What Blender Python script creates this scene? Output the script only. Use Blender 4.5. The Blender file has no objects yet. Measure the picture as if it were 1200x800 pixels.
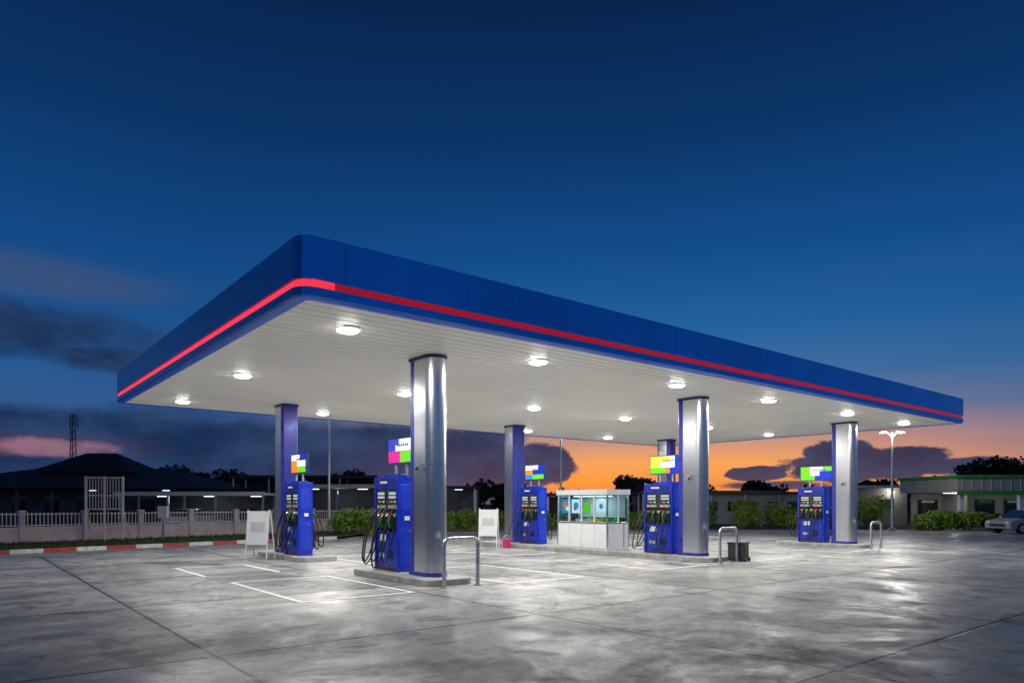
import bpy, math, random
from mathutils import Vector, Matrix
random.seed(7)
D2R = math.radians
scene = bpy.context.scene
scene.view_settings.view_transform = 'Standard'
scene.view_settings.look = 'None'
scene.view_settings.exposure = 0

# ------------------------------------------------------------------ site frame
CAM = Vector((-8.37, -13.29, 1.75))
HEAD = D2R(38.9)
RT = Vector((math.cos(HEAD), -math.sin(HEAD), 0))
FW = Vector((math.sin(HEAD), math.cos(HEAD), 0))
def site(X, D, z=0.0):
    p = CAM + RT * X + FW * D
    return Vector((p.x, p.y, z))
SITE_RZ = -HEAD

def lin(r, g, b):
    def c(v):
        v /= 255.0
        return v / 12.92 if v <= 0.04045 else ((v + 0.055) / 1.055) ** 2.4
    return (c(r), c(g), c(b), 1.0)

# ------------------------------------------------------------------ materials
def pmat(name, col, rough=0.5, metal=0.0, emit=None, estr=0.0, var=0.0, vscale=3.0, bump=0.0, bscale=40.0, spec=0.5, stretch=None):
    m = bpy.data.materials.new(name)
    m.use_nodes = True
    nt = m.node_tree
    b = nt.nodes['Principled BSDF']
    c = (col[0], col[1], col[2], 1)
    b.inputs['Base Color'].default_value = c
    b.inputs['Roughness'].default_value = rough
    b.inputs['Metallic'].default_value = metal
    b.inputs['Specular IOR Level'].default_value = spec
    if emit is not None:
        b.inputs['Emission Color'].default_value = (emit[0], emit[1], emit[2], 1)
        b.inputs['Emission Strength'].default_value = estr
    tc = nt.nodes.new('ShaderNodeTexCoord')
    mp = nt.nodes.new('ShaderNodeMapping')
    nt.links.new(tc.outputs['Object'], mp.inputs['Vector'])
    if stretch:
        mp.inputs['Scale'].default_value = stretch
    if var > 0:
        n = nt.nodes.new('ShaderNodeTexNoise')
        n.inputs['Scale'].default_value = vscale
        n.inputs['Detail'].default_value = 6
        nt.links.new(mp.outputs[0], n.inputs['Vector'])
        mx = nt.nodes.new('ShaderNodeMix'); mx.data_type = 'RGBA'
        mx.inputs['A'].default_value = tuple(max(0, x * (1 - var)) for x in c[:3]) + (1,)
        mx.inputs['B'].default_value = tuple(min(1, x * (1 + var)) for x in c[:3]) + (1,)
        mr = nt.nodes.new('ShaderNodeMapRange')
        mr.inputs['From Min'].default_value = 0.3; mr.inputs['From Max'].default_value = 0.7
        nt.links.new(n.outputs['Fac'], mr.inputs['Value'])
        nt.links.new(mr.outputs[0], mx.inputs['Factor'])
        nt.links.new(mx.outputs['Result'], b.inputs['Base Color'])
        if metal < 0.5:
            mr2 = nt.nodes.new('ShaderNodeMapRange')
            mr2.inputs['From Min'].default_value = 0.3; mr2.inputs['From Max'].default_value = 0.7
            mr2.inputs['To Min'].default_value = max(0.05, rough - 0.08); mr2.inputs['To Max'].default_value = min(1, rough + 0.08)
            nt.links.new(n.outputs['Fac'], mr2.inputs['Value'])
            nt.links.new(mr2.outputs[0], b.inputs['Roughness'])
    if bump > 0:
        n2 = nt.nodes.new('ShaderNodeTexNoise')
        n2.inputs['Scale'].default_value = bscale
        nt.links.new(mp.outputs[0], n2.inputs['Vector'])
        bp = nt.nodes.new('ShaderNodeBump')
        bp.inputs['Strength'].default_value = bump
        bp.inputs['Distance'].default_value = 0.02
        nt.links.new(n2.outputs['Fac'], bp.inputs['Height'])
        nt.links.new(bp.outputs[0], b.inputs['Normal'])
    return m

def node_math(nt):
    def M(op, a, b=None, c=None, clamp=False):
        n = nt.nodes.new('ShaderNodeMath'); n.operation = op; n.use_clamp = clamp
        for i, x in enumerate((a, b, c)):
            if x is None: continue
            if isinstance(x, (int, float)): n.inputs[i].default_value = x
            else: nt.links.new(x, n.inputs[i])
        return n.outputs[0]
    return M

# concrete forecourt -------------------------------------------------
def concrete_mat():
    m = bpy.data.materials.new('forecourt_concrete'); m.use_nodes = True
    nt = m.node_tree; L = nt.links.new; M = node_math(nt)
    b = nt.nodes['Principled BSDF']
    tc = nt.nodes.new('ShaderNodeTexCoord')
    sp = nt.nodes.new('ShaderNodeSeparateXYZ'); L(tc.outputs['Object'], sp.inputs[0])
    U, V = sp.outputs[0], sp.outputs[1]
    su = M('DIVIDE', M('ADD', U, 6.0), 4.87)
    sv = M('DIVIDE', M('ADD', V, 4.95), 4.8)
    fu, fv = M('FLOOR', su), M('FLOOR', sv)
    cb = nt.nodes.new('ShaderNodeCombineXYZ'); L(fu, cb.inputs[0]); L(fv, cb.inputs[1])
    wn = nt.nodes.new('ShaderNodeTexWhiteNoise'); wn.noise_dimensions = '2D'; L(cb.outputs[0], wn.inputs['Vector'])
    nw = nt.nodes.new('ShaderNodeTexNoise'); nw.inputs['Scale'].default_value = 2.5; nw.inputs['Detail'].default_value = 5
    L(tc.outputs['Object'], nw.inputs['Vector'])
    def edge(s, size):
        fr = M('FRACT', s)
        return M('MULTIPLY', M('MINIMUM', fr, M('SUBTRACT', 1.0, fr)), size)
    du, dv = edge(su, 4.87), edge(sv, 4.8)
    dj = M('MINIMUM', du, dv)
    wid = M('MULTIPLY_ADD', nw.outputs['Fac'], 0.03, 0.006)
    def sstep(v, lo, hi):
        mr = nt.nodes.new('ShaderNodeMapRange'); mr.interpolation_type = 'SMOOTHSTEP'; L(v, mr.inputs['Value'])
        for key, x in (('From Min', lo), ('From Max', hi)):
            if isinstance(x, (int, float)): mr.inputs[key].default_value = x
            else: L(x, mr.inputs[key])
        return mr.outputs[0]
    joint = sstep(dj, wid, M('ADD', wid, 0.014))
    mr3 = nt.nodes.new('ShaderNodeMapRange'); L(dj, mr3.inputs['Value'])
    mr3.inputs['From Max'].default_value = 0.28; mr3.inputs['To Min'].default_value = 0.78
    hu = edge(M('ADD', su, 0.5), 4.87)
    cut = sstep(hu, 0.004, 0.014)
    def noise(scale, detail, rough=0.55, vec=None, dist=0.0):
        n = nt.nodes.new('ShaderNodeTexNoise'); n.inputs['Scale'].default_value = scale
        n.inputs['Detail'].default_value = detail; n.inputs['Roughness'].default_value = rough
        n.inputs['Distortion'].default_value = dist
        L(vec if vec is not None else tc.outputs['Object'], n.inputs['Vector'])
        return n.outputs['Fac']
    def remap(v, a, b_, c, d):
        n = nt.nodes.new('ShaderNodeMapRange'); L(v, n.inputs['Value'])
        n.inputs['From Min'].default_value = a; n.inputs['From Max'].default_value = b_
        n.inputs['To Min'].default_value = c; n.inputs['To Max'].default_value = d
        return n.outputs[0]
    mp = nt.nodes.new('ShaderNodeMapping'); mp.inputs['Scale'].default_value = (0.25, 1.2, 1)
    L(tc.outputs['Object'], mp.inputs['Vector'])
    mpb = nt.nodes.new('ShaderNodeMapping'); mpb.inputs['Location'].default_value = (13, 5, 2)
    L(tc.outputs['Object'], mpb.inputs['Vector'])
    big = remap(noise(0.22, 7, 0.66, dist=0.6), 0.35, 0.65, 0.56, 1.26)
    mid = remap(noise(1.1, 9, 0.72, dist=1.2), 0.3, 0.7, 0.58, 1.30)
    streak = remap(noise(0.8, 7, 0.65, mp.outputs[0]), 0.35, 0.65, 0.74, 1.16)
    fine = remap(noise(22, 5, 0.75), 0.3, 0.7, 0.82, 1.18)
    blot = remap(noise(0.55, 5, 0.6, mpb.outputs[0], dist=1.5), 0.56, 0.61, 1.0, 0.58)
    spots = remap(noise(3.2, 3, 0.5, mpb.outputs[0], dist=0.3), 0.64, 0.70, 1.0, 0.5)
    pale = remap(noise(0.9, 8, 0.7, mpb.outputs[0], dist=2.0), 0.54, 0.62, 1.0, 1.35)
    slab = remap(wn.outputs['Value'], 0, 1, 0.76, 1.16)
    v = M('MULTIPLY', big, mid)
    for q in (streak, fine, blot, spots, pale, slab, mr3.outputs[0]): v = M('MULTIPLY', v, q)
    v = M('MULTIPLY', v, M('MULTIPLY_ADD', joint, 0.86, 0.14))
    v = M('MULTIPLY', v, M('MULTIPLY_ADD', cut, 0.42, 0.58))
    mx = nt.nodes.new('ShaderNodeMix'); mx.data_type = 'RGBA'
    mx.inputs['A'].default_value = (0, 0, 0, 1); mx.inputs['B'].default_value = (0.62, 0.61, 0.585, 1)
    L(M('MULTIPLY', v, 0.56), mx.inputs['Factor'])
    L(mx.outputs['Result'], b.inputs['Base Color'])
    rg = M('MULTIPLY', remap(noise(0.6, 8, 0.7, dist=0.8), 0.38, 0.62, 0.30, 0.68), remap(noise(6, 6, 0.7), 0.3, 0.7, 0.82, 1.18))
    L(rg, b.inputs['Roughness'])
    b.inputs['Specular IOR Level'].default_value = 0.42
    bp = nt.nodes.new('ShaderNodeBump'); bp.inputs['Strength'].default_value = 0.5; bp.inputs['Distance'].default_value = 0.012
    L(M('ADD', M('MULTIPLY', noise(9, 8, 0.75), 0.6), joint), bp.inputs['Height'])
    L(bp.outputs[0], b.inputs['Normal'])
    return m

M_conc = concrete_mat()
M_ground = pmat('ground_asphalt', (0.055, 0.055, 0.058), 0.85, var=0.35, vscale=0.3, bump=0.3, bscale=12)
M_island = pmat('island_concrete', (0.34, 0.335, 0.32), 0.7, var=0.3, vscale=4, bump=0.3)
def worn_paint():
    m = pmat('white_road_paint', (0.78, 0.78, 0.76), 0.6)
    nt = m.node_tree; b = nt.nodes['Principled BSDF']; tc = nt.nodes.new('ShaderNodeTexCoord')
    n = nt.nodes.new('ShaderNodeTexNoise'); n.inputs['Scale'].default_value = 7; n.inputs['Detail'].default_value = 8; n.inputs['Roughness'].default_value = 0.7
    nt.links.new(tc.outputs['Object'], n.inputs['Vector'])
    r = nt.nodes.new('ShaderNodeValToRGB'); r.color_ramp.elements[0].position = 0.30; r.color_ramp.elements[0].color = (0.32, 0.32, 0.31, 1)
    r.color_ramp.elements[1].position = 0.42; r.color_ramp.elements[1].color = (0.84, 0.84, 0.82, 1)
    nt.links.new(n.outputs['Fac'], r.inputs[0]); nt.links.new(r.outputs[0], b.inputs['Base Color'])
    return m
M_paint = worn_paint()
M_red_paint = pmat('red_kerb_paint', (0.38, 0.05, 0.035), 0.6, var=0.25, vscale=5)
M_wht_paint = pmat('white_kerb_paint', (0.6, 0.6, 0.57), 0.6, var=0.25, vscale=5)
M_grass = pmat('grass', (0.035, 0.07, 0.018), 0.9, var=0.5, vscale=3, bump=1.0, bscale=30)
M_ceil = pmat('white_ceiling_slat_added_glow', (0.80, 0.785, 0.735), 0.42, var=0.05, vscale=0.5, emit=(1.0, 0.965, 0.88), estr=0.085, spec=0.5)  # slats are no lamps; faint emission added to brighten the ceiling evenly
M_ceil_gap = pmat('ceiling_gap', (0.16, 0.16, 0.155), 0.7)
M_alu = pmat('brushed_aluminium', (0.66, 0.67, 0.70), 0.27, metal=0.95, var=0.03, vscale=1.5)
M_alu.node_tree.nodes['Principled BSDF'].inputs['Anisotropic'].default_value = 0.4
M_steel = pmat('galvanised_steel', (0.55, 0.56, 0.57), 0.35, metal=0.8, var=0.12, vscale=12)
M_blue = pmat('blue_pump_paint', (0.010, 0.034, 0.46), 0.28, var=0.08, vscale=2)
M_blue2 = pmat('blue_pump_panel', (0.014, 0.045, 0.52), 0.35, var=0.12, vscale=3)
M_colblue = pmat('blue_column_cladding', (0.035, 0.045, 0.34), 0.32, metal=0.2, var=0.08, vscale=2)
M_dkblue = pmat('dark_blue_trim', (0.012, 0.025, 0.18), 0.35, var=0.05)
M_black = pmat('black_rubber', (0.012, 0.012, 0.013), 0.45, var=0.1)
M_dkgrey = pmat('dark_grey_plastic', (0.035, 0.037, 0.045), 0.4, var=0.15)
M_ltgrey = pmat('light_grey_panel', (0.55, 0.56, 0.57), 0.45, var=0.06)
M_white = pmat('white_panel', (0.78, 0.79, 0.79), 0.4, var=0.05)
M_glass = pmat('window_glass', (0.02, 0.03, 0.04), 0.05, spec=0.8)
M_lens = pmat('lamp_lens', (0.9, 0.9, 0.9), 0.3, emit=(1, 0.98, 0.93), estr=32)
M_lens2 = pmat('street_lamp_lens', (0.9, 0.9, 0.9), 0.3, emit=(1, 0.95, 0.85), estr=25)
M_wall_lamp = pmat('wall_lamp_glow', (0.9, 0.9, 0.9), 0.3, emit=(0.85, 0.93, 1), estr=2.0)
M_lcd = pmat('lcd_screen', (0.2, 0.25, 0.25), 0.2, emit=(0.65, 0.85, 0.9), estr=0.45)
M_green_p = pmat('green_plastic', (0.02, 0.35, 0.06), 0.4)
M_pink_p = pmat('magenta_plastic', (0.55, 0.02, 0.18), 0.4)
M_yel_p = pmat('yellow_plastic', (0.7, 0.45, 0.02), 0.4)
M_orange_p = pmat('orange_plastic', (0.7, 0.16, 0.02), 0.4)
def sgn(name, r, g, b, s=0.9):
    c = lin(r, g, b)
    return pmat(name, (c[0]*0.5, c[1]*0.5, c[2]*0.5), 0.3, emit=c, estr=s)
S_W = sgn('sign_white', 245, 250, 250); S_B = sgn('sign_blue', 20, 50, 190); S_G = sgn('sign_green', 110, 215, 20)
S_M = sgn('sign_magenta', 220, 20, 150); S_Y = sgn('sign_yellow', 250, 240, 60); S_O = sgn('sign_orange', 245, 140, 20)
S_C = sgn('sign_cyan', 40, 150, 225)
M_dkwall = pmat('dark_wall', (0.12, 0.115, 0.11), 0.85, var=0.25, vscale=1)
M_roofdk = pmat('dark_roof', (0.05, 0.042, 0.045), 0.8, var=0.25, vscale=1.2)
M_beige = pmat('beige_render_wall', (0.42, 0.40, 0.34), 0.8, var=0.12, vscale=1)
M_fence = pmat('fence_white_paint', (0.60, 0.56, 0.55), 0.6, var=0.15, vscale=2)
M_pinkwall = pmat('pinkish_render_wall', (0.50, 0.40, 0.40), 0.8, var=0.2, vscale=1.5)
M_greenst = pmat('green_fascia', (0.06, 0.36, 0.05), 0.5, var=0.1)
M_bark = pmat('bark', (0.06, 0.045, 0.03), 0.9, var=0.3)
def leafmat(name, a, b):
    m = bpy.data.materials.new(name); m.use_nodes = True
    nt = m.node_tree; p = nt.nodes['Principled BSDF']; L = nt.links.new
    tc = nt.nodes.new('ShaderNodeTexCoord'); n = nt.nodes.new('ShaderNodeTexNoise')
    n.inputs['Scale'].default_value = 2.2; n.inputs['Detail'].default_value = 5
    L(tc.outputs['Object'], n.inputs['Vector'])
    r = nt.nodes.new('ShaderNodeValToRGB'); r.color_ramp.elements[0].position = 0.35; r.color_ramp.elements[1].position = 0.65
    r.color_ramp.elements[0].color = a + (1,); r.color_ramp.elements[1].color = b + (1,)
    L(n.outputs['Fac'], r.inputs[0]); L(r.outputs[0], p.inputs['Base Color']); p.inputs['Roughness'].default_value = 0.7
    return m
M_leaf = leafmat('foliage', (0.05, 0.10, 0.015), (0.12, 0.22, 0.035))
M_leafy = leafmat('yellow_green_foliage', (0.10, 0.19, 0.02), (0.25, 0.38, 0.045))
M_leafd = leafmat('far_foliage', (0.02, 0.028, 0.018), (0.04, 0.055, 0.03))

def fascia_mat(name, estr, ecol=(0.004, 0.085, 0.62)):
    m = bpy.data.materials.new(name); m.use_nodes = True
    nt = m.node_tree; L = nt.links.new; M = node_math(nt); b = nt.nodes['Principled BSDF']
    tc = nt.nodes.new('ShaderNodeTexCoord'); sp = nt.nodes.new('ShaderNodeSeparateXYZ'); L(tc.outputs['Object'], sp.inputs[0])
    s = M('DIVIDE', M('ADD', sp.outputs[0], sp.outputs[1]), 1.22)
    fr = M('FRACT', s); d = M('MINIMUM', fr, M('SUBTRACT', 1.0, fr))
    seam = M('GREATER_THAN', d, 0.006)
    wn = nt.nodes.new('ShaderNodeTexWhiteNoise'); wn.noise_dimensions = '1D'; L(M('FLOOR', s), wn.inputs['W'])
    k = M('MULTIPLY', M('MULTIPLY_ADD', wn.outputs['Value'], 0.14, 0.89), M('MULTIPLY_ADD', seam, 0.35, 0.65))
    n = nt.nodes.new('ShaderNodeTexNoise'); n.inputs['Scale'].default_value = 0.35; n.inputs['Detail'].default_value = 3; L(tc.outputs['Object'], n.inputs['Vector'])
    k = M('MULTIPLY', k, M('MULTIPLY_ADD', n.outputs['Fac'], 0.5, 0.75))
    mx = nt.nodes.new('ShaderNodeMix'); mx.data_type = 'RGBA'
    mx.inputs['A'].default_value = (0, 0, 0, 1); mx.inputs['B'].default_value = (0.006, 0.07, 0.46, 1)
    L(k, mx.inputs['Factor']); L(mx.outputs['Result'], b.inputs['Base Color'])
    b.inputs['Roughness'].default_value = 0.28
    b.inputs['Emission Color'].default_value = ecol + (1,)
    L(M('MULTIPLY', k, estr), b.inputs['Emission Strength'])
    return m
M_fas = fascia_mat('blue_fascia_added_glow', 0.20, (0.003, 0.12, 0.64))  # emission added to brighten the blue panels, no lamps behind them
M_fas_end = fascia_mat('blue_end_fascia_weak_glow', 0.07, (0.01, 0.11, 0.5))  # same panels with less added glow, so the end face looks shaded
M_redlit = pmat('red_light_strip', (0.5, 0.01, 0.02), 0.3, emit=(1.0, 0.03, 0.05), estr=1.25)
M_reddim = pmat('red_strip_dim', (0.45, 0.012, 0.02), 0.35, emit=(0.7, 0.012, 0.025), estr=0.42)

# ------------------------------------------------------------------ mesh builder
class MB:
    def __init__(self): self.v = []; self.f = []; self.mi = []; self.mats = []
    def _m(self, mat):
        if mat not in self.mats: self.mats.append(mat)
        return self.mats.index(mat)
    def face(self, idx, mat): self.f.append(tuple(idx)); self.mi.append(self._m(mat))
    def add(self, pts):
        s = len(self.v); self.v += [tuple(p) for p in pts]; return s
    def quad(self, a, b, c, d, mat):
        s = self.add((a, b, c, d)); self.face((s, s+1, s+2, s+3), mat)
    def box(self, cx, cy, cz, sx, sy, sz, mat, rz=0.0, rx=0.0, ry=0.0):
        R = Matrix.Rotation(rz, 3, 'Z') @ Matrix.Rotation(ry, 3, 'Y') @ Matrix.Rotation(rx, 3, 'X')
        P = []
        for z in (-1, 1):
            for x, y in ((-1, -1), (1, -1), (1, 1), (-1, 1)):
                P.append(R @ Vector((x*sx/2, y*sy/2, z*sz/2)) + Vector((cx, cy, cz)))
        s = self.add(P)
        for q in ((3, 2, 1, 0), (4, 5, 6, 7), (0, 1, 5, 4), (1, 2, 6, 5), (2, 3, 7, 6), (3, 0, 4, 7)):
            self.face([s+i for i in q], mat)
    def prism(self, poly, z0, z1, mat, capmat=None):
        n = len(poly); s = self.add([(x, y, z0) for x, y in poly] + [(x, y, z1) for x, y in poly])
        for i in range(n):
            j = (i+1) % n; self.face((s+i, s+j, s+n+j, s+n+i), mat)
        self.face([s+n+i for i in range(n)], capmat or mat); self.face([s+n-1-i for i in range(n)], capmat or mat)
    def tube(self, pts, r, mat, n=8, r1=None):
        pts = [Vector(p) for p in pts]; k = len(pts); rings = []
        up = Vector((0, 0, 1))
        for i, p in enumerate(pts):
            t = (pts[min(i+1, k-1)] - pts[max(i-1, 0)]).normalized()
            ref = up if abs(t.dot(up)) < 0.95 else Vector((1, 0, 0))
            a = t.cross(ref).normalized(); b = t.cross(a)
            if i and rings:
                if a.dot(pa) < 0: a = -a; b = -b
            pa = a
            rr = r if r1 is None else r + (r1 - r) * i / (k-1)
            s = self.add([p + (a*math.cos(2*math.pi*j/n) + b*math.sin(2*math.pi*j/n)) * rr for j in range(n)])
            rings.append(s)
        for i in range(k-1):
            for j in range(n):
                jj = (j+1) % n
                self.face((rings[i]+j, rings[i]+jj, rings[i+1]+jj, rings[i+1]+j), mat)
        self.face([rings[0]+j for j in range(n)], mat); self.face([rings[-1]+n-1-j for j in range(n)], mat)
    def build(self, name, loc=(0, 0, 0), rz=0.0, parent=None, smooth=False, bevel=0.0):
        me = bpy.data.meshes.new(name); me.from_pydata(self.v, [], self.f)
        for m in self.mats: me.materials.append(m)
        me.polygons.foreach_set('material_index', self.mi)
        me.update()
        import bmesh
        bm = bmesh.new(); bm.from_mesh(me)
        bmesh.ops.recalc_face_normals(bm, faces=bm.faces) if len(bm.faces) < 20000 else None
        bm.to_mesh(me); bm.free()
        if smooth:
            me.polygons.foreach_set('use_smooth', [True]*len(me.polygons))
            me.set_sharp_from_angle(angle=D2R(40))
        ob = bpy.data.objects.new(name, me); scene.collection.objects.link(ob)
        ob.location = loc; ob.rotation_euler = (0, 0, rz)
        if parent: ob.parent = parent
        if bevel > 0:
            bv = ob.modifiers.new('bevel', 'BEVEL'); bv.width = bevel; bv.segments = 2; bv.limit_method = 'ANGLE'
        return ob
def empty(name, loc=(0, 0, 0), rz=0.0):
    e = bpy.data.objects.new(name, None); scene.collection.objects.link(e)
    e.location = loc; e.rotation_euler = (0, 0, rz); e.empty_display_size = 0.3
    return e
def light(name, kind, loc, power, parent=None, color=(1, 0.97, 0.91), size=0.2, rot=(0, 0, 0), **kw):
    l = bpy.data.lights.new(name, kind); l.energy = power; l.color = color
    if kind == 'AREA': l.shape = 'DISK'; l.size = size
    else: l.shadow_soft_size = size
    for k, v in kw.items(): setattr(l, k, v)
    o = bpy.data.objects.new(name, l); scene.collection.objects.link(o); o.location = loc; o.rotation_euler = rot
    if parent: o.parent = parent
    return o

# ------------------------------------------------------------------ ground
b = MB(); b.quad((-1500, -1500, 0), (1500, -1500, 0), (1500, 1500, 0), (-1500, 1500, 0), M_ground); b.build('ground')
def rect_site(name, pts, z, mat):
    b = MB(); P = [site(x, d, z) for x, d in pts]; s = b.add(P); b.face([s+i for i in range(len(P))], mat); return b.build(name)
rect_site('forecourt_pavement', [(-46, -9), (60, -9), (60, 47), (-6.5, 47), (-8.6, 34.2), (-25.5, 14.9), (-46, -8)], 0.006, M_conc)

b = MB()
W = 0.10; Z = 0.012
def line(x0, y0, x1, y1):
    b.quad((min(x0, x1)-W/2, min(y0, y1)-W/2, Z), (max(x0, x1)+W/2, min(y0, y1)-W/2, Z), (max(x0, x1)+W/2, max(y0, y1)+W/2, Z), (min(x0, x1)-W/2, max(y0, y1)+W/2, Z), M_paint)
def bay(u0, u1, v0, v1, ends=(1, 1)):
    line(u0, v0, u0, v1); line(u1, v0, u1, v1)
    if ends[0]: line(u0+W, v0, u1-W, v0)
    if ends[1]: line(u0+W, v1, u1-W, v1)
bay(-3.5, -1.25, -1.35, 2.55)
bay(-3.6, -1.8, 4.3, 7.0, (0, 1))
for uc in (9.6, 19.7):
    bay(uc-3.4, uc-1.2, -1.35, 2.55); bay(uc-3.4, uc-1.2, 5.0, 8.4)
for uc in (0.0, 9.6, 19.7):
    bay(uc+1.2, uc+3.4, -1.35, 2.55); bay(uc+1.2, uc+3.4, 5.0, 8.4)
b.build('bay_marking_paint')

# ------------------------------------------------------------------ islands
def island(uc, v0, v1, w=0.62):
    r = 0.35; poly = []
    for cx, cy, a0 in ((uc+w-r, v1-r, 0), (uc-w+r, v1-r, 90), (uc-w+r, v0+r, 180), (uc+w-r, v0+r, 270)):
        for k in range(7):
            a = D2R(a0 + 15*k); poly.append((cx+r*math.cos(a), cy+r*math.sin(a)))
    b = MB(); b.prism(poly, 0.0, 0.15, M_island); b.build('pump_island', smooth=True, bevel=0.015)
island(0.0, -0.95, 2.75); island(0.35, 6.6, 10.6)
island(9.6, -0.95, 10.9); island(19.7, -0.75, 3.0); island(20.1, 6.6, 10.6)

# ------------------------------------------------------------------ canopy
U0, U1, V0, V1 = -4.12, 23.8, -2.75, 12.5
ZC = 5.0
canopy = empty('gas_station_canopy', (0, 0, 0))
def outline(inset, r=0.30, n=8):
    pts = []
    rr = max(0.03, r - inset)
    for cx, cy, a0 in ((U1-inset-rr, V1-inset-rr, 0), (U0+inset+rr, V1-inset-rr, 90), (U0+inset+rr, V0+inset+rr, 180), (U1-inset-rr, V0+inset+rr, 270)):
        for k in range(n+1):
            a = D2R(a0 + 90.0*k/n); pts.append((cx+rr*math.cos(a), cy+rr*math.sin(a)))
    return pts
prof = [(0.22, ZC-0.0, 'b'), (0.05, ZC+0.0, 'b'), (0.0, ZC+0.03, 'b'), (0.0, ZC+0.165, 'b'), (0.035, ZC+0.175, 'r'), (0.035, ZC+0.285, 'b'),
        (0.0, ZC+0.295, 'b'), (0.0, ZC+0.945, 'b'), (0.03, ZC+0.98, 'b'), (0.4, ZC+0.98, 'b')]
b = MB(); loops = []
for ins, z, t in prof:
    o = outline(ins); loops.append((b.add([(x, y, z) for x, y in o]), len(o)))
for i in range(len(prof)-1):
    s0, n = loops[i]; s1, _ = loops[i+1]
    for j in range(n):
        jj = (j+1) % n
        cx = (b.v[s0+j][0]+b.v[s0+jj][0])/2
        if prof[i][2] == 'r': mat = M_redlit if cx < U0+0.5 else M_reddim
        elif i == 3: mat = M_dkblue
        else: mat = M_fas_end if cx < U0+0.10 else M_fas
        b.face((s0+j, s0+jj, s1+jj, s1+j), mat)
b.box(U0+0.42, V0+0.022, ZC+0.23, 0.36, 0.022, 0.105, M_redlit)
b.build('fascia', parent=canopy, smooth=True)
b = MB(); b.box((U0+U1)/2, (V0+V1)/2, ZC+0.80, U1-U0-0.5, V1-V0-0.5, 0.1, M_ltgrey)
b.box((U0+U1)/2, (V0+V1)/2, ZC+0.20, U1-U0-0.5, V1-V0-0.5, 0.1, M_ceil_gap); b.build('roof_deck', parent=canopy)
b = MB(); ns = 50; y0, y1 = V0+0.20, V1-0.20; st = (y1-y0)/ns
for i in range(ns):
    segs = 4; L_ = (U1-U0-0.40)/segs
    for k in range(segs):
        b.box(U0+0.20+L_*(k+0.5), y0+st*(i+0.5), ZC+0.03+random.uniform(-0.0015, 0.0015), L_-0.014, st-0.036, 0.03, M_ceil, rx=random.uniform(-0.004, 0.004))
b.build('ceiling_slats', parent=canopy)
b = MB(); b.box((U0+U1)/2, (V0+V1)/2, ZC+0.10, U1-U0-0.5, V1-V0-0.5, 0.04, M_ceil_gap); b.build('ceiling_backing', parent=canopy)

for v in (-1.2, 4.8, 10.6):
    for u in (-2.55, 2.15, 7.2, 11.8, 17.0, 21.8):
        e = empty('ceiling_light', (u, v, ZC))
        b = MB(); n = 24
        rings = [(0.24, 0.014), (0.24, -0.016), (0.20, -0.022)]
        ss = [b.add([(r*math.cos(2*math.pi*j/n), r*math.sin(2*math.pi*j/n), z) for j in range(n)]) for r, z in rings]
        for i in range(2):
            for j in range(n): b.face((ss[i]+j, ss[i]+(j+1) % n, ss[i+1]+(j+1) % n, ss[i+1]+j), M_white)
        b.build('housing_ring', parent=e, smooth=True)
        b = MB(); rings = [(0.20, -0.022), (0.19, -0.045), (0.14, -0.062), (0.07, -0.07)]
        ss = [b.add([(r*math.cos(2*math.pi*j/n), r*math.sin(2*math.pi*j/n), z) for j in range(n)]) for r, z in rings]
        for i in range(3):
            for j in range(n): b.face((ss[i]+j, ss[i]+(j+1) % n, ss[i+1]+(j+1) % n, ss[i+1]+j), M_lens)
        b.face([ss[3]+j for j in range(n)], M_lens)
        b.build('lens', parent=e, smooth=True)
        light('lamp', 'AREA', (0, 0, -0.078), 165, e, size=0.3)

# ------------------------------------------------------------------ columns
def column(u, v, outer):
    e = empty('canopy_column', (u, v, 0))
    r = 0.255; s = 0.20
    def sec(grow, part):
        g = r + grow; P = []
        if part == 'sil':
            for k in range(33):
                a = math.pi*k/32; P.append((g*math.cos(a), s + g*math.sin(a)))
            P += [(-g, -s-0.05), (g, -s-0.05)]
        else:
            P = [(g, -s-0.05), (-g, -s-0.05), (-g, -s-0.20), (-g+0.04, -s-0.24), (g-0.04, -s-0.24), (g, -s-0.20)]
        P = [(x, y*outer) for x, y in P]
        return P
    b = MB(); b.prism(sec(0, 'sil'), 0.15, ZC, M_alu)
    b.build('aluminium_cladding', parent=e, smooth=True)
    b = MB(); b.prism(sec(0.003, 'blu'), 0.15, ZC, M_colblue); b.build('blue_cladding', parent=e, smooth=True)
    b = MB()
    full = lambda g: [(x, y*outer) for x, y in ([((r+g)*math.cos(math.pi*k/32), s+(r+g)*math.sin(math.pi*k/32)) for k in range(33)] + [(-(r+g), -s-0.24-g), ((r+g), -s-0.24-g)])]
    b.prism(full(0.015), 0.152, 0.24, M_colblue); b.prism(full(0.02), ZC-0.07, ZC-0.003, M_dkblue)
    b.prism(full(0.003), 2.60, 2.606, M_dkgrey)
    b.build('blue_collars', parent=e, smooth=True)
    if outer < 0:
        b = MB(); b.box(-0.28, 0.0, 2.55, 0.08, 0.12, 0.14, M_steel); b.tube([(-0.3, 0, 2.55), (-0.38, -0.05, 2.5)], 0.03, M_black)
        b.build('junction_box', parent=e)
for u, v in ((0, 0), (9.61, 0.0), (19.74, 0.2)): column(u, v, -1)
for u, v in ((0.36, 9.5), (10.1, 9.5), (20.2, 9.6)): column(u, v, 1)

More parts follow.
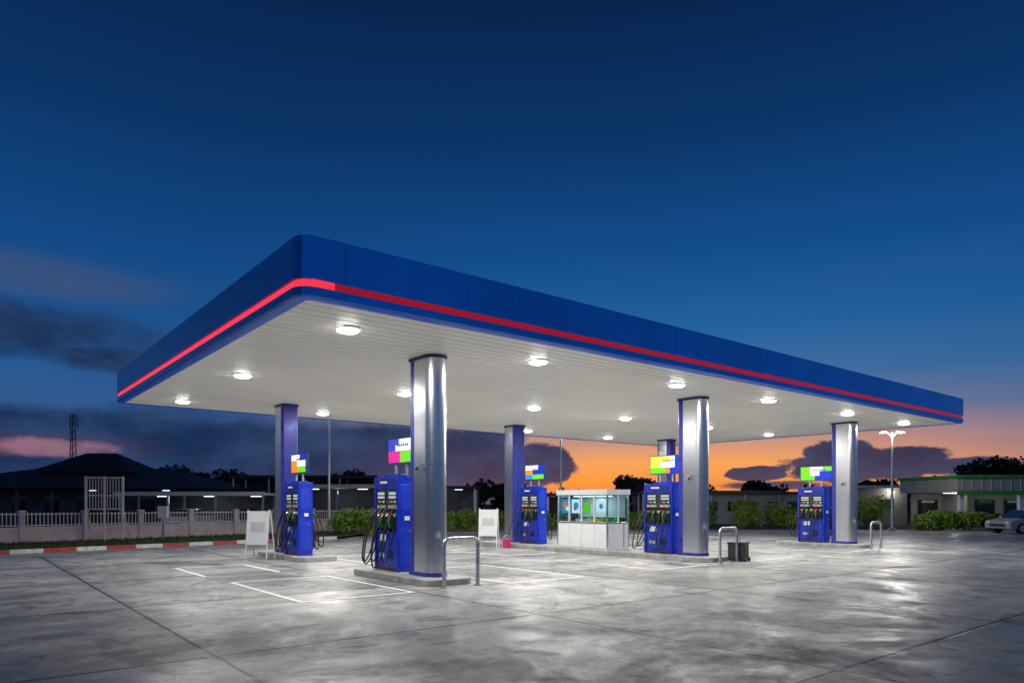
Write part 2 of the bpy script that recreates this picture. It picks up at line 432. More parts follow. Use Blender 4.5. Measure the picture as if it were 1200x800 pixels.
# ------------------------------------------------------------------ pumps
def pump(u, v, rows, sgn_shift=-0.15, slen=1.15):
    e = empty('fuel_pump', (u, v, 0.152))
    b = MB()
    b.box(0, 0, 0.04, 0.40, 1.02, 0.08, M_dkgrey)
    b.box(0, 0, 0.515, 0.36, 1.02, 0.87, M_blue)
    b.box(0, 0, 1.2, 0.22, 1.02, 0.5, M_dkgrey)
    b.box(0, 0, 1.70, 0.38, 1.02, 0.50, M_dkgrey)
    b.box(0, 0, 2.09, 0.42, 1.022, 0.28, M_blue)
    b.box(0, -0.1, 2.26, 0.30, 0.7, 0.06, M_blue)
    for s in (-1, 1):
        b.box(0, s*0.54, 1.12, 0.45, 0.06, 2.24, M_blue)
        b.box(0, s*0.5715, 1.75, 0.30, 0.008, 0.6, M_blue2); b.box(0, s*0.5715, 0.60, 0.34, 0.008, 0.85, M_blue2)
        b.box(0.02, s*0.574, 1.25, 0.14, 0.008, 0.10, M_white); b.box(0.10, s*0.5765, 0.95, 0.03, 0.008, 0.05, M_steel)
    b.build('cabinet', parent=e, bevel=0.012)
    b = MB()
    for sx in (-1, 1):
        x = sx*0.183
        b.box(x, 0, 0.52, 0.012, 0.90, 0.72, M_blue2)
        b.box(x*1.05, -0.2*sx, 0.78, 0.012, 0.30, 0.16, M_white)
        b.box(x*1.05, 0.25, 0.35, 0.012, 0.22, 0.10, M_ltgrey)
        b.box(x*1.05, -0.15, 0.40, 0.012, 0.26, 0.20, M_dkblue)
        for q in range(5): b.box(x*1.09, -0.15, 0.33+q*0.035, 0.012, 0.22, 0.012, M_black)
        for k, yy in enumerate((-0.27, 0.27)):
            b.box(sx*0.195, yy, 1.74, 0.014, 0.42, 0.34, M_black)
            b.box(sx*0.205, yy, 1.835, 0.010, 0.32, 0.065, M_lcd)
            b.box(sx*0.205, yy, 1.745, 0.010, 0.32, 0.055, M_lcd)
            for q in range(4):
                b.box(sx*0.205, yy-0.13+q*0.087, 1.64, 0.012, 0.06, 0.05, (M_white, M_green_p, M_yel_p, M_pink_p)[q])
            b.box(sx*0.198, yy, 1.52, 0.012, 0.38, 0.07, M_ltgrey)
            for q in range(5): b.box(sx*0.206, yy-0.15+q*0.075, 1.52, 0.006, 0.045, 0.04, (M_colblue, M_orange_p, M_green_p, M_colblue, M_yel_p)[q])
        b.box(sx*0.214, 0, 2.09, 0.01, 0.8, 0.14, M_dkblue)
        b.box(sx*0.221, 0.12, 2.10, 0.006, 0.34, 0.05, M_white)
        cols = [M_green_p, M_pink_p, M_yel_p, M_green_p, M_orange_p]
        for k in range(5):
            y = -0.40 + 0.20*k
            b.box(sx*0.14, y, 1.2, 0.08, 0.15, 0.40, M_black)
            b.box(sx*0.19, y, 1.34, 0.03, 0.12, 0.07, cols[k])
            b.tube([(sx*0.22, y, 1.04), (sx*0.27, y, 1.14), (sx*0.23, y, 1.28)], 0.026, cols[(k+2) % 5] if k % 2 else M_black, 8)
            b.tube([(sx*0.23, y, 1.28), (sx*0.17, y, 1.36), (sx*0.12, y, 1.30)], 0.018, M_steel, 8)
            b.box(sx*0.295, y, 1.15, 0.015, 0.025, 0.16, M_black)
    b.build('displays_and_nozzles', parent=e)
    b = MB()
    for sx in (-1, 1):
        for k in range(5):
            y = -0.40 + 0.20*k; pts = []
            sway = (random.random()-0.5)*0.2 + (0.28 if k > 2 else 0.05)
            low = 0.0 + random.random()*0.30; out = 0.42 + random.random()*0.30
            P0 = Vector((sx*0.21, y, 1.46)); P1 = Vector((sx*(out+0.12), y+sway*0.3, 1.25)); P2 = Vector((sx*(out), y+sway, low-0.38)); P3 = Vector((sx*0.22, y, 1.04))
            PA = Vector((sx*(out+0.15), y+sway+0.06, low-0.35))
            for i in range(25):
                t = i/24
                c = [(1-t)**4, 4*t*(1-t)**3, 6*t*t*(1-t)**2, 4*t**3*(1-t), t**4]
                p = P0*c[0] + P1*c[1] + PA*c[2]*1.0 + P2*c[3] + P3*c[4]
                p.z = max(p.z, 0.025)
                pts.append(p)
            b.tube(pts, 0.018, M_black, 6)
    b.build('hoses', parent=e, smooth=True)
    b = MB()
    zc = 2.84; H = 0.60
    b.box(0, sgn_shift, zc, 0.12, slen, H, M_dkblue)
    for yy in (-0.2, 0.3):
        b.box(0, sgn_shift+yy, 2.40, 0.05, 0.05, 0.29, M_steel)
    for sx in (-1, 1):
        n0 = len(rows)
        for ri, row in enumerate(rows):
            hh = (H-0.05)/n0
            z = zc + (H-0.05)/2 - hh*(ri+0.5)
            y = sgn_shift + (slen-0.05)/2
            if sx > 0: y = sgn_shift - (slen-0.05)/2
            for mat, w in row:
                ww = w*(slen-0.05)
                yy = y - ww/2 if sx < 0 else y + ww/2
                b.box(sx*0.063, yy, z, 0.010, ww-0.004, hh-0.002, mat)
                y = y - ww if sx < 0 else y + ww
    for sx in (-1, 1):
        for k in range(6): b.box(sx*0.071, sgn_shift-0.35+0.09*k, zc+0.13, 0.006, 0.05, 0.06, M_colblue)
    b.build('topper_sign', parent=e)
pump(0, 1.6, [[(S_B, .45), (S_W, .55)], [(S_B, .3), (S_W, .7)], [(S_M, .5), (S_G, .5)], [(S_M, .5), (S_G, .5)]], -0.40)
pump(9.6, 1.25, [[(S_Y, .6), (S_W, .15), (S_B, .25)], [(S_Y, .3), (S_W, .45), (S_B, .25)], [(S_G, .45), (S_O, .15), (S_B, .4)]], -0.22, slen=1.35)
pump(19.7, 1.5, [[(S_G, .3), (S_W, .4), (S_G, .3)], [(S_G, .3), (S_W, .3), (S_B, .4)], [(S_G, .45), (S_B, .55)]], slen=1.4)
pump(0.2, 8.0, [[(S_W, .6), (S_B, .4)], [(S_O, .4), (S_W, .6)], [(S_O, .5), (S_G, .5)]])
pump(9.9, 8.0, [[(S_W, .7), (S_B, .3)], [(S_O, .4), (S_B, .6)], [(S_C, .4), (S_G, .6)]])
pump(19.9, 8.0, [[(S_W, .7), (S_B, .3)], [(S_G, .4), (S_B, .6)]])

def hoop(u, v, w=0.86, h=1.02):
    b = MB(); r = 0.14; pts = [(-w/2, 0, 0.0), (-w/2, 0, 0.4), (-w/2, 0, h-r)]
    for k in range(1, 7):
        a = D2R(180-15*k); pts.append((-w/2+r+r*math.cos(a), 0, h-r+r*math.sin(a)))
    for k in range(0, 7):
        a = D2R(90-15*k); pts.append((w/2-r+r*math.cos(a), 0, h-r+r*math.sin(a)))
    pts += [(w/2, 0, 0.4), (w/2, 0, 0.0)]
    b.tube(pts, 0.042, M_steel, 12)
    for s in (-1, 1): b.tube([(s*w/2, 0, 0.007), (s*w/2, 0, 0.03)], 0.09, M_steel, 12)
    b.build('steel_hoop_guard', (u, v, 0), smooth=True)
hoop(0.03, -1.18); hoop(9.65, -1.18); hoop(19.75, -1.0)

# ------------------------------------------------------------------ kiosk
def kiosk():
    u0, u1, v0, v1 = 9.05, 10.15, 3.15, 5.65; H = 2.08; z0 = 0.152
    e = empty('attendant_kiosk', ((u0+u1)/2, (v0+v1)/2, z0)); sx, sy = u1-u0, v1-v0
    b = MB()
    b.box(0, 0, 0.04, sx, sy, 0.08, M_ltgrey)
    b.box(0, 0, H-0.09, sx+0.06, sy+0.06, 0.18, M_ltgrey)
    t = 0.05
    for x in (-sx/2+t/2, sx/2-t/2):
        for y in (-sy/2+t/2, sy/2-t/2): b.box(x, y, H/2-0.05, t+0.004, t+0.004, H-0.26, M_alu)
    nn = 4
    for s in (-1, 1):
        b.box(s*(sx/2-0.02), 0, 0.49, 0.03, sy-0.1, 0.82, M_white)
        b.box(s*(sx/2-0.02), 0, 0.93, 0.06, sy-0.1, 0.05, M_alu)
        for k in range(1, nn): b.box(s*(sx/2-0.02), -sy/2+sy*k/nn, 1.445, 0.045, 0.06, 0.97, M_ltgrey)
        for k in range(1, nn): b.box(s*(sx/2-0.005), -sy/2+sy*k/nn, 0.49, 0.012, 0.02, 0.80, M_ltgrey)
        b.box(0, s*(sy/2-0.02), 0.49, sx-0.1, 0.03, 0.82, M_ltgrey)
        b.box(0, s*(sy/2-0.02), 0.93, sx-0.1, 0.06, 0.05, M_alu)
        b.box(0, s*(sy/2-0.02), 1.445, 0.06, 0.045, 0.97, M_ltgrey)
        b.box(0.28, s*(sy/2-0.004), 0.49, 0.03, 0.012, 0.80, M_dkgrey)
    b.build('frame_and_walls', parent=e, bevel=0.004)
    g = bpy.data.materials.new('kiosk_glass'); g.use_nodes = True; nt = g.node_tree
    out = nt.nodes['Material Output']; tr = nt.nodes.new('ShaderNodeBsdfTransparent'); gl = nt.nodes.new('ShaderNodeBsdfGlossy'); mx = nt.nodes.new('ShaderNodeMixShader')
    tr.inputs[0].default_value = (0.75, 0.88, 0.9, 1); gl.inputs['Roughness'].default_value = 0.04; mx.inputs[0].default_value = 0.12
    nt.links.new(tr.outputs[0], mx.inputs[1]); nt.links.new(gl.outputs[0], mx.inputs[2]); nt.links.new(mx.outputs[0], out.inputs['Surface'])
    b = MB()
    for s in (-1, 1):
        b.box(s*(sx/2-0.025), 0, 1.445, 0.008, sy-0.12, 0.96, g); b.box(0, s*(sy/2-0.025), 1.445, sx-0.12, 0.008, 0.96, g)
    b.build('glazing', parent=e)
    b = MB()
    b.box(0.15, 0, 0.72, 0.45, sy-0.3, 0.05, M_ltgrey)
    for k in range(6): b.box(0.2, -0.95+0.36*k, 0.90, 0.2, 0.22, 0.3, random.choice([M_green_p, M_white, S_C, M_yel_p, M_ltgrey]))
    b.box(sx/2-0.1, 0, 1.45, 0.02, sy-0.2, 0.7, M_ltgrey)
    for (y, z, w, h, m) in ((0.85, 1.5, 0.42, 0.5, S_C), (0.35, 1.5, 0.42, 0.5, S_W), (-0.22, 1.45, 0.3, 0.36, S_G), (-0.9, 1.5, 0.3, 0.34, S_W)):
        b.box(-sx/2+0.07, y, z, 0.012, w, h, m)
    n = 14
    for (y, z, r, m) in ((0.9, 1.55, 0.12, S_O), (0.78, 1.42, 0.09, S_W), (0.33, 1.52, 0.13, S_C), (0.37, 1.42, 0.07, S_M), (-0.9, 1.5, 0.09, S_C)):
        s = b.add([(-sx/2+0.060, y+r*math.cos(2*math.pi*j/n), z+r*math.sin(2*math.pi*j/n)) for j in range(n)]); b.face([s+j for j in range(n)], m)
    b.box(0, 0, 1.85, 0.15, 1.8, 0.04, M_wall_lamp)
    b.build('interior_fittings', parent=e)
    light('interior_lamp', 'AREA', (0, 0, 1.82), 14, e, size=0.5, color=(0.85, 0.95, 1))
kiosk()

def stand(u, v, rz=0.0):
    b = MB()
    for s in (-1, 1):
        b.tube([(s*0.36, -0.22, 0.0), (s*0.36, -0.05, 1.55)], 0.022, M_white, 8)
        b.tube([(s*0.36, 0.30, 0.0), (s*0.36, 0.02, 1.50)], 0.022, M_white, 8)
    b.box(0, -0.118, 0.98, 0.72, 0.02, 1.05, M_white, rx=-0.109)
    b.box(0, -0.128, 1.02, 0.5, 0.012, 0.3, M_ltgrey, rx=-0.109)
    b.box(0, 0.05, 0.45, 0.68, 0.3, 0.03, M_ltgrey); b.box(0, 0.0, 0.62, 0.3, 0.2, 0.3, M_ltgrey)
    b.build('folding_notice_stand', (u, v, 0.008), rz)
stand(-0.75, 8.75, D2R(-50)); stand(8.35, 8.9, D2R(-50))

b = MB(); b.tube([(0, 0, 0), (0, 0, 0.34)], 0.14, M_pink_p, 16, r1=0.18); b.tube([(-0.17, 0, 0.33), (-0.1, 0, 0.5), (0.1, 0, 0.5), (0.17, 0, 0.33)], 0.01, M_steel, 6)
b.build('magenta_bucket', (8.7, 8.2, 0.008), smooth=True)
b = MB(); b.box(0, 0, 0.27, 0.42, 0.5, 0.5, M_dkgrey); b.box(0, 0, 0.545, 0.46, 0.54, 0.05, M_black)
for s in (-1, 1): b.tube([(s*0.15, -0.26, 0.06), (s*0.15, -0.31, 0.06)], 0.06, M_black, 10); b.box(s*0.12, -0.256, 0.3, 0.05, 0.012, 0.36, M_black)
b.tube([(-0.15, 0, 0.56), (-0.15, 0, 0.66), (0.15, 0, 0.66), (0.15, 0, 0.56)], 0.012, M_black, 6)
b.build('black_waste_bin', (10.35, -1.05, 0.008), D2R(15), bevel=0.01)
b = MB()
for k, m in enumerate((M_red_paint, M_red_paint)):
    b.tube([(0, 0.2*k, 0), (0, 0.2*k, 0.42)], 0.075, m, 12); b.tube([(0, 0.2*k, 0.42), (0, 0.2*k, 0.5)], 0.03, M_black, 8)
    b.tube([(0.0, 0.2*k, 0.47), (0.1, 0.2*k, 0.45), (0.12, 0.2*k, 0.2)], 0.012, M_black, 6)
b.build('fire_extinguisher', (0.62, 8.9, 0.152), smooth=True)

# ------------------------------------------------------------------ kerb, verge, fence
k0, k1 = site(-25.5, 14.9), site(-8.6, 34.2)
nk = 25; d = (k1-k0); ang = math.atan2(d.y, d.x); L = d.length/nk
b = MB()
for i in range(nk):
    p = k0 + d*((i+0.5)/nk); b.box(p.x, p.y, 0.075, L-0.01, 0.18, 0.15, M_red_paint if i % 2 else M_wht_paint, rz=ang)
b.build('painted_kerb', bevel=0.012)
f0, f1 = site(-31, 16.1), site(-8.6, 44.4)
b = MB(); P = [k0+Vector((0, 0, 0.11)), k1+Vector((0, 0, 0.11)), site(-6.5, 47, 0.11), site(-9.6, 43.2, 0.11), f0+Vector((0, 0, 0.11))]
s = b.add(P); b.face([s+i for i in range(5)], M_grass)
for i in range(9000):
    t = random.random(); q = random.random()
    p = (k0.lerp(k1, t)).lerp(f0.lerp(f1, t), 0.05+0.9*q); a = random.random()*6.28; hgt = 0.05+0.09*random.random()
    s = b.add([(p.x-0.03*math.cos(a), p.y-0.03*math.sin(a), 0.10), (p.x+0.03*math.cos(a), p.y+0.03*math.sin(a), 0.10), (p.x+0.04*math.sin(a), p.y+0.04*math.cos(a), 0.11+hgt)])
    b.face((s, s+1, s+2), M_grass)
b.build('grass_verge')
b = MB(); d = f1-f0; ang = math.atan2(d.y, d.x); Lf = d.length
mid = (f0+f1)/2; b.box(mid.x, mid.y, 0.37, Lf, 0.14, 0.70, M_pinkwall, rz=ang); b.box(mid.x, mid.y, 0.735, Lf, 0.18, 0.035, M_fence, rz=ang)
np_ = int(Lf/2.4)
for i in range(np_+1):
    p = f0 + d*(i/np_); b.box(p.x, p.y, 0.72, 0.22, 0.22, 1.36, M_pinkwall, rz=ang); b.box(p.x, p.y, 1.425, 0.28, 0.28, 0.05, M_fence, rz=ang)
for z in (0.82, 1.30): b.box(mid.x, mid.y, z, Lf, 0.03, 0.035, M_fence, rz=ang)
npk = int(Lf/0.15)
for i in range(npk):
    p = f0 + d*((i+0.5)/npk); b.box(p.x, p.y, 1.07, 0.028, 0.02, 0.60, M_fence, rz=ang)
b.build('wall_and_railing_fence')
b = MB(); w = 1.55; h = 2.95
for x in (-w/2, 0, w/2): b.box(x, 0, h/2, 0.06, 0.06, h, M_fence)
for z in (0.5, 1.5, 2.1, 2.9): b.box(0, 0.0, z, w, 0.045, 0.05, M_fence)
for i in range(13): b.box(-w/2+w*(i+0.5)/13, 0, 2.2, 0.022, 0.02, 1.4, M_fence)
for x in (-w/2, w/2): b.tube([(x, 0, 1.5), (x, 0.9, 0.0)], 0.025, M_fence, 6)
b.build('sliding_gate_frame', site(-18.0, 30.9), SITE_RZ+D2R(8))
b = MB(); b.box(0, 0, 0.6, 0.08, 0.08, 1.2, M_steel); b.box(0, 0, 1.35, 0.42, 0.2, 0.55, M_ltgrey); b.build('electrical_cabinet', site(-16.2, 32.5), SITE_RZ)

# ------------------------------------------------------------------ vegetation
def leaves(b, cx, cy, cz, rx, ry, rz_, n, size, mat, flat=False, lumps=9):
    cl = []
    for i in range(lumps):
        a = random.random()*2*math.pi; rr = math.sqrt(random.random())*0.7
        cl.append((cx+rx*rr*math.cos(a), cy+ry*rr*math.sin(a), cz+rz_*(random.random()*1.3-0.6), 0.32+random.random()*0.3))
    for i in range(n):
        q = random.choice(cl)
        v = Vector((random.gauss(0, 1), random.gauss(0, 1), random.gauss(0, 1))).normalized() * (0.6+0.45*random.random())
        p = Vector((q[0]+v.x*rx*q[3], q[1]+v.y*ry*q[3], q[2]+v.z*rz_*q[3]*1.1))
        if p.z < 0.03: p.z = 0.03 + random.random()*0.2
        s = size*(0.6+0.8*random.random())
        a = Vector((random.gauss(0, 1), random.gauss(0, 1), random.gauss(0, 1))).normalized()
        t = a.orthogonal().normalized(); o = a.cross(t)
        b.quad(p-t*s*0.5, p+o*s*0.3, p+t*s*0.5, p-o*s*0.3, mat)
def bush(name, X, D, w, dpt, h, mat=M_leaf, n=3200, size=0.15):
    b = MB(); leaves(b, 0, 0, h*0.5, w/2, dpt/2, h*0.42, n, size, mat, lumps=max(12, int(w*9)))
    for i in range(7):
        a = random.random()*6.28; b.tube([(0.1*math.cos(a), 0.1*math.sin(a), 0), (w*0.3*math.cos(a), dpt*0.3*math.sin(a), h*0.6)], 0.025, M_bark, 5, r1=0.01)
    b.build(name, site(X, D), SITE_RZ)
def hedge(X0, D0, X1, D1, h, mat=M_leaf, dens=1300, wd=1.1):
    p0, p1 = site(X0, D0), site(X1, D1); d = p1-p0; Lh = d.length; b = MB()
    n = int(Lh*1.6)+1
    for i in range(n):
        p = Vector((Lh*((i+0.5)/n-0.5), 0, 0))
        leaves(b, p.x, 0, h*0.5*(0.9+0.2*random.random()), 0.8, wd/2, h*0.50, int(dens/1.6), 0.16, mat, lumps=12)
    b.build('hedge', (p0+p1)/2, math.atan2(d.y, d.x))
hedge(-9.4, 37.6, -7.2, 37.4, 1.35, M_leafy)
hedge(-4.3, 43.5, -1.6, 44, 1.3, M_leafy)
hedge(-1.5, 46.5, 9.5, 47.5, 1.2, M_leafy, dens=700)
for X, D, w, h, mt in ((16.2, 47.5, 2.6, 2.1, M_leafy), (18.4, 48, 2.2, 1.8, M_leafy), (20.8, 48.5, 2.0, 2.2, M_leafy), (24.8, 48.5, 2.6, 2.6, M_leafy),
                   (26.6, 45.5, 2.0, 1.1, M_leafy), (28.2, 46, 2.2, 1.3, M_leafy), (30.0, 46, 2.2, 1.2, M_leafy), (31.6, 46.3, 1.8, 1.1, M_leaf), (22.8, 49, 1.9, 1.5, M_leafy), (13.6, 50, 2.2, 1.9, M_leafy), (11.3, 49, 2.1, 1.5, M_leaf)):
    bush('shrub', X, D, w, w*0.9, h, mt)
def tree(X, D, h, cr, n=3200, size=0.38, mat=M_leafd):
    b = MB()
    b.tube([(0, 0, 0), (0.08, 0.05, h*0.25), (-0.05, 0.1, h*0.5)], 0.22, M_bark, 8, r1=0.13)
    for i in range(7):
        a = i*0.9+random.random(); b.tube([(-0.02, 0.05, h*(0.35+0.03*i)), (cr*0.4*math.cos(a), cr*0.4*math.sin(a), h*0.62), (cr*0.7*math.cos(a), cr*0.7*math.sin(a), h*(0.72+0.1*random.random()))], 0.09, M_bark, 6, r1=0.03)
    leaves(b, 0, 0, h*0.70, cr, cr, h*0.27, n, size, mat, lumps=16)
    b.build('tree', site(X, D), random.random()*6)
for X, D, h, cr in ((49.5, 72, 6.4, 4.0), (54.5, 75, 6.3, 3.6), (45, 74, 5.2, 2.6), (-36.5, 78, 5.8, 2.8), (-31.5, 80, 5.6, 3.0), (-27, 84, 5.0, 2.8), (12.3, 70, 4.7, 2.0), (-3.5, 75, 4.4, 2.2), (-18.5, 78, 5.4, 2.4), (-0.5, 78, 4.0, 2.0), (36, 70, 4.2, 2.0), (20, 78, 4.0, 2.4), (27, 76, 4.2, 2.0)):
    tree(X, D, h, cr)
b = MB()
for i in range(150):
    X = -110 + 230*i/150.0 + random.random()*2; D = 98+random.random()*14
    p = site(X, D); h = 2.8+random.random()*2.0
    leaves(b, p.x, p.y, h*0.5, 1.9, 1.9, h*0.5, 150, 0.7, M_leafd, lumps=5)
b.build('distant_trees')

# ------------------------------------------------------------------ buildings
def hip(b, x0, x1, y0, y1, ze, zr, mat, over=0.0):
    x0 -= over; x1 += over; y0 -= over; y1 += over
    my = (y0+y1)/2; k = (y1-y0)/2*0.9
    s = b.add([(x0, y0, ze), (x1, y0, ze), (x1, y1, ze), (x0, y1, ze), (x0+k, my, zr), (x1-k, my, zr), (x0, y0, ze-0.14), (x1, y0, ze-0.14), (x1, y1, ze-0.14), (x0, y1, ze-0.14)])
    for q in ((0, 1, 5, 4), (1, 2, 5), (2, 3, 4, 5), (3, 0, 4), (6, 7, 1, 0), (7, 8, 2, 1), (8, 9, 3, 2), (9, 6, 0, 3), (9, 8, 7, 6)): b.face([s+i for i in q], mat)
e = empty('hip_roof_building', site(-34, 55), SITE_RZ)
b = MB(); b.box(0, 3.5, 1.45, 20, 9, 2.9, M_dkwall)
for i in range(8): b.box(-9+i*2.5, -1.02, 1.6, 1.1, 0.05, 1.1, M_glass); b.box(-9+i*2.5, -1.04, 2.2, 1.25, 0.08, 0.06, M_fence)
for i in range(9): b.box(-10.4+i*2.6, -3.3, 1.45, 0.16, 0.16, 2.9, M_dkwall)
b.build('walls', parent=e)
b = MB(); hip(b, -11, 11, -3.5, 9, 3.0, 4.6, M_roofdk, 0.5); hip(b, -3.5, 3.5, 0.5, 5.5, 4.4, 5.9, M_roofdk, 0.3); b.box(0, 3, 4.2, 6.4, 4.4, 0.5, M_dkwall)
b.build('roof', parent=e)
b = MB()
for x in (-8.5, 2.6, 8.1): b.box(x, -2.6, 2.72, 0.5, 0.10, 0.05, M_wall_lamp)
b.build('veranda_lamps', parent=e)
def carport(X, D, w, dpt, h, lamp=True, rf=M_ltgrey, wall=M_dkwall):
    e = empty('car_port', site(X, D), SITE_RZ)
    b = MB(); b.box(0, 0, h, w, dpt, 0.14, rf); b.box(0, -dpt/2-0.02, h+0.02, w+0.1, 0.04, 0.26, rf); b.box(0, dpt/2-0.1, h/2-0.04, w-0.1, 0.12, h-0.1, wall)
    n = max(2, int(w/3))
    for i in range(n+1):
        for y in (-dpt/2+0.3, 0): b.box(-w/2+0.2+(w-0.4)*i/n, y, h/2-0.04, 0.12, 0.12, h-0.08, M_steel)
    b.build('structure', parent=e)
    if lamp:
        b = MB()
        for i in range(n): b.box(-w/2+w*(i+0.5)/n, 0.4, h-0.12, 0.7, 0.10, 0.05, M_wall_lamp)
        b.build('tube_lamps', parent=e)
        light('tube_light', 'POINT', (0, 0.4, h-0.35), 18, e, color=(0.7, 0.86, 1), size=0.2)
carport(-20.5, 47, 9.5, 5, 2.35); carport(-12.5, 50, 7.0, 5, 2.9, True, M_beige); carport(-17, 60, 12, 6, 3.9, False, M_roofdk)
carport(-6.5, 62, 7, 5, 3.1, True, M_roofdk); carport(17, 62, 12, 5, 2.7, True, M_dkwall); carport(6.5, 64, 7, 5, 2.5, True, M_roofdk)
b = MB(); Hm = 12.0
for (x, y) in ((-0.5, -0.3), (0.5, -0.3), (0, 0.5)): b.tube([(x, y, 0), (x*0.35, y*0.35, Hm)], 0.05, M_dkgrey, 5)
for k in range(14):
    z = Hm*k/14; f = 1-0.65*k/14; f2 = 1-0.65*(k+1)/14; z2 = Hm*(k+1)/14
    P = [(-0.5, -0.3), (0.5, -0.3), (0, 0.5)]
    for a in range(3):
        c = (a+1) % 3; b.tube([(P[a][0]*f, P[a][1]*f, z), (P[c][0]*f2, P[c][1]*f2, z2)], 0.03, M_dkgrey, 4)
for a in (0, 2.1, 4.2): b.box(0.45*math.cos(a), 0.45*math.sin(a), Hm-0.9, 0.18, 0.18, 1.5, M_ltgrey)
b.build('telecom_mast', site(-50.2, 80))
e = empty('beige_service_building', site(29.6, 57), SITE_RZ)
b = MB(); b.box(0, 2.5, 1.5, 5.2, 5, 3.0, M_beige); b.box(0, 2.4, 3.1, 6.2, 6, 0.22, M_ltgrey)
b.box(-1.4, -0.01, 1.0, 0.9, 0.06, 2.0, M_ltgrey); b.box(0.9, -0.01, 1.75, 1.2, 0.06, 0.7, M_glass); b.box(1.2, -0.06, 2.65, 0.5, 0.1, 0.10, M_wall_lamp); b.build('walls_and_roof', parent=e)
light('wall_light', 'POINT', (1.2, -0.5, 2.6), 22, e, size=0.1)
e = empty('low_beige_building', site(20.6, 60), SITE_RZ)
b = MB(); b.box(0, 2, 1.3, 8.5, 4, 2.6, M_beige); b.box(0, 1.9, 2.68, 9.2, 4.8, 0.16, M_roofdk)
for i in range(5): b.box(-3.4+i*1.7, -0.01, 1.5, 0.8, 0.05, 0.8, M_glass)
b.build('walls_and_roof', parent=e)
e = empty('convenience_shop', site(38.5, 50), SITE_RZ)
b = MB(); w = 17.0
b.box(0, 0.6, 3.0, w, 7.0, 0.95, M_beige); b.box(0, -2.94, 2.46, w+0.06, 0.08, 0.30, M_greenst); b.box(0, 0.6, 3.58, w+0.3, 7.3, 0.2, M_greenst)
for i in range(26): b.box(-w/2+0.3+i*0.66, -2.915, 3.03, 0.04, 0.05, 0.8, M_ltgrey)
for i in range(5): b.box(-w/2+0.4+(w-0.8)*i/4, -2.6, 1.18, 0.3, 0.3, 2.36, M_white)
b.box(0.4, 4.0, 1.24, w-0.8, 0.2, 2.48, M_beige); b.box(-w/2+3.2, 2.5, 1.24, 0.15, 2.8, 2.48, M_beige)
for i in range(7): b.box(-w/2+2.0+i*2.2, 3.86, 1.2, 1.5, 0.06, 1.7, M_glass); b.box(-w/2+2.0+i*2.2, 3.82, 1.9, 1.0, 0.03, 0.18, random.choice([M_green_p, M_white, M_colblue]))
b.build('structure', parent=e)
b = MB()
for i in range(5): b.box(-w/2+1.6+i*3.4, 0.5, 2.49, 0.9, 0.12, 0.05, M_wall_lamp)
b.build('ceiling_lamps', parent=e)
for i in range(2): light('shop_light', 'POINT', (-w/2+2+i*5, 0.5, 2.3), 35, e, color=(0.9, 1, 0.95), size=0.15)

# ------------------------------------------------------------------ street lamps
def street_lamp(X, D, h, double=True, power=120, rz=0.0):
    e = empty('street_lamp', site(X, D), SITE_RZ+rz)
    b = MB(); b.tube([(0, 0, 0), (0, 0, h*0.5), (0, 0, h)], 0.09, M_steel, 12, r1=0.05); b.box(0, 0, 0.12, 0.3, 0.3, 0.24, M_island)
    sides = (-1, 1) if double else (1,)
    for s in sides:
        b.tube([(0, 0, h-0.3), (s*0.25, 0, h-0.05), (s*0.4, 0, h+0.03)], 0.03, M_steel, 8)
        b.box(s*0.52, 0, h+0.08, 0.48, 0.26, 0.09, M_dkgrey)
    b.build('pole_and_arms', parent=e, smooth=True)
    b = MB()
    for s in sides: b.box(s*0.54, 0, h+0.01, 0.38, 0.22, 0.06, M_lens2)
    b.build('lens', parent=e)
    light('lamp', 'POINT', (0.0 if double else 0.54, -0.12, h-0.15), power*len(sides), e, size=0.12, color=(1, 0.95, 0.86))
street_lamp(23.9, 44, 6.2, power=340); street_lamp(-10.2, 39, 7.7, power=420); street_lamp(3.55, 51, 7.3, False, power=600)
street_lamp(-32, 26, 6.5, power=170); street_lamp(-12, -7, 7.0, power=210)  # last lamp is an unseen extra behind the camera, added to light near ground

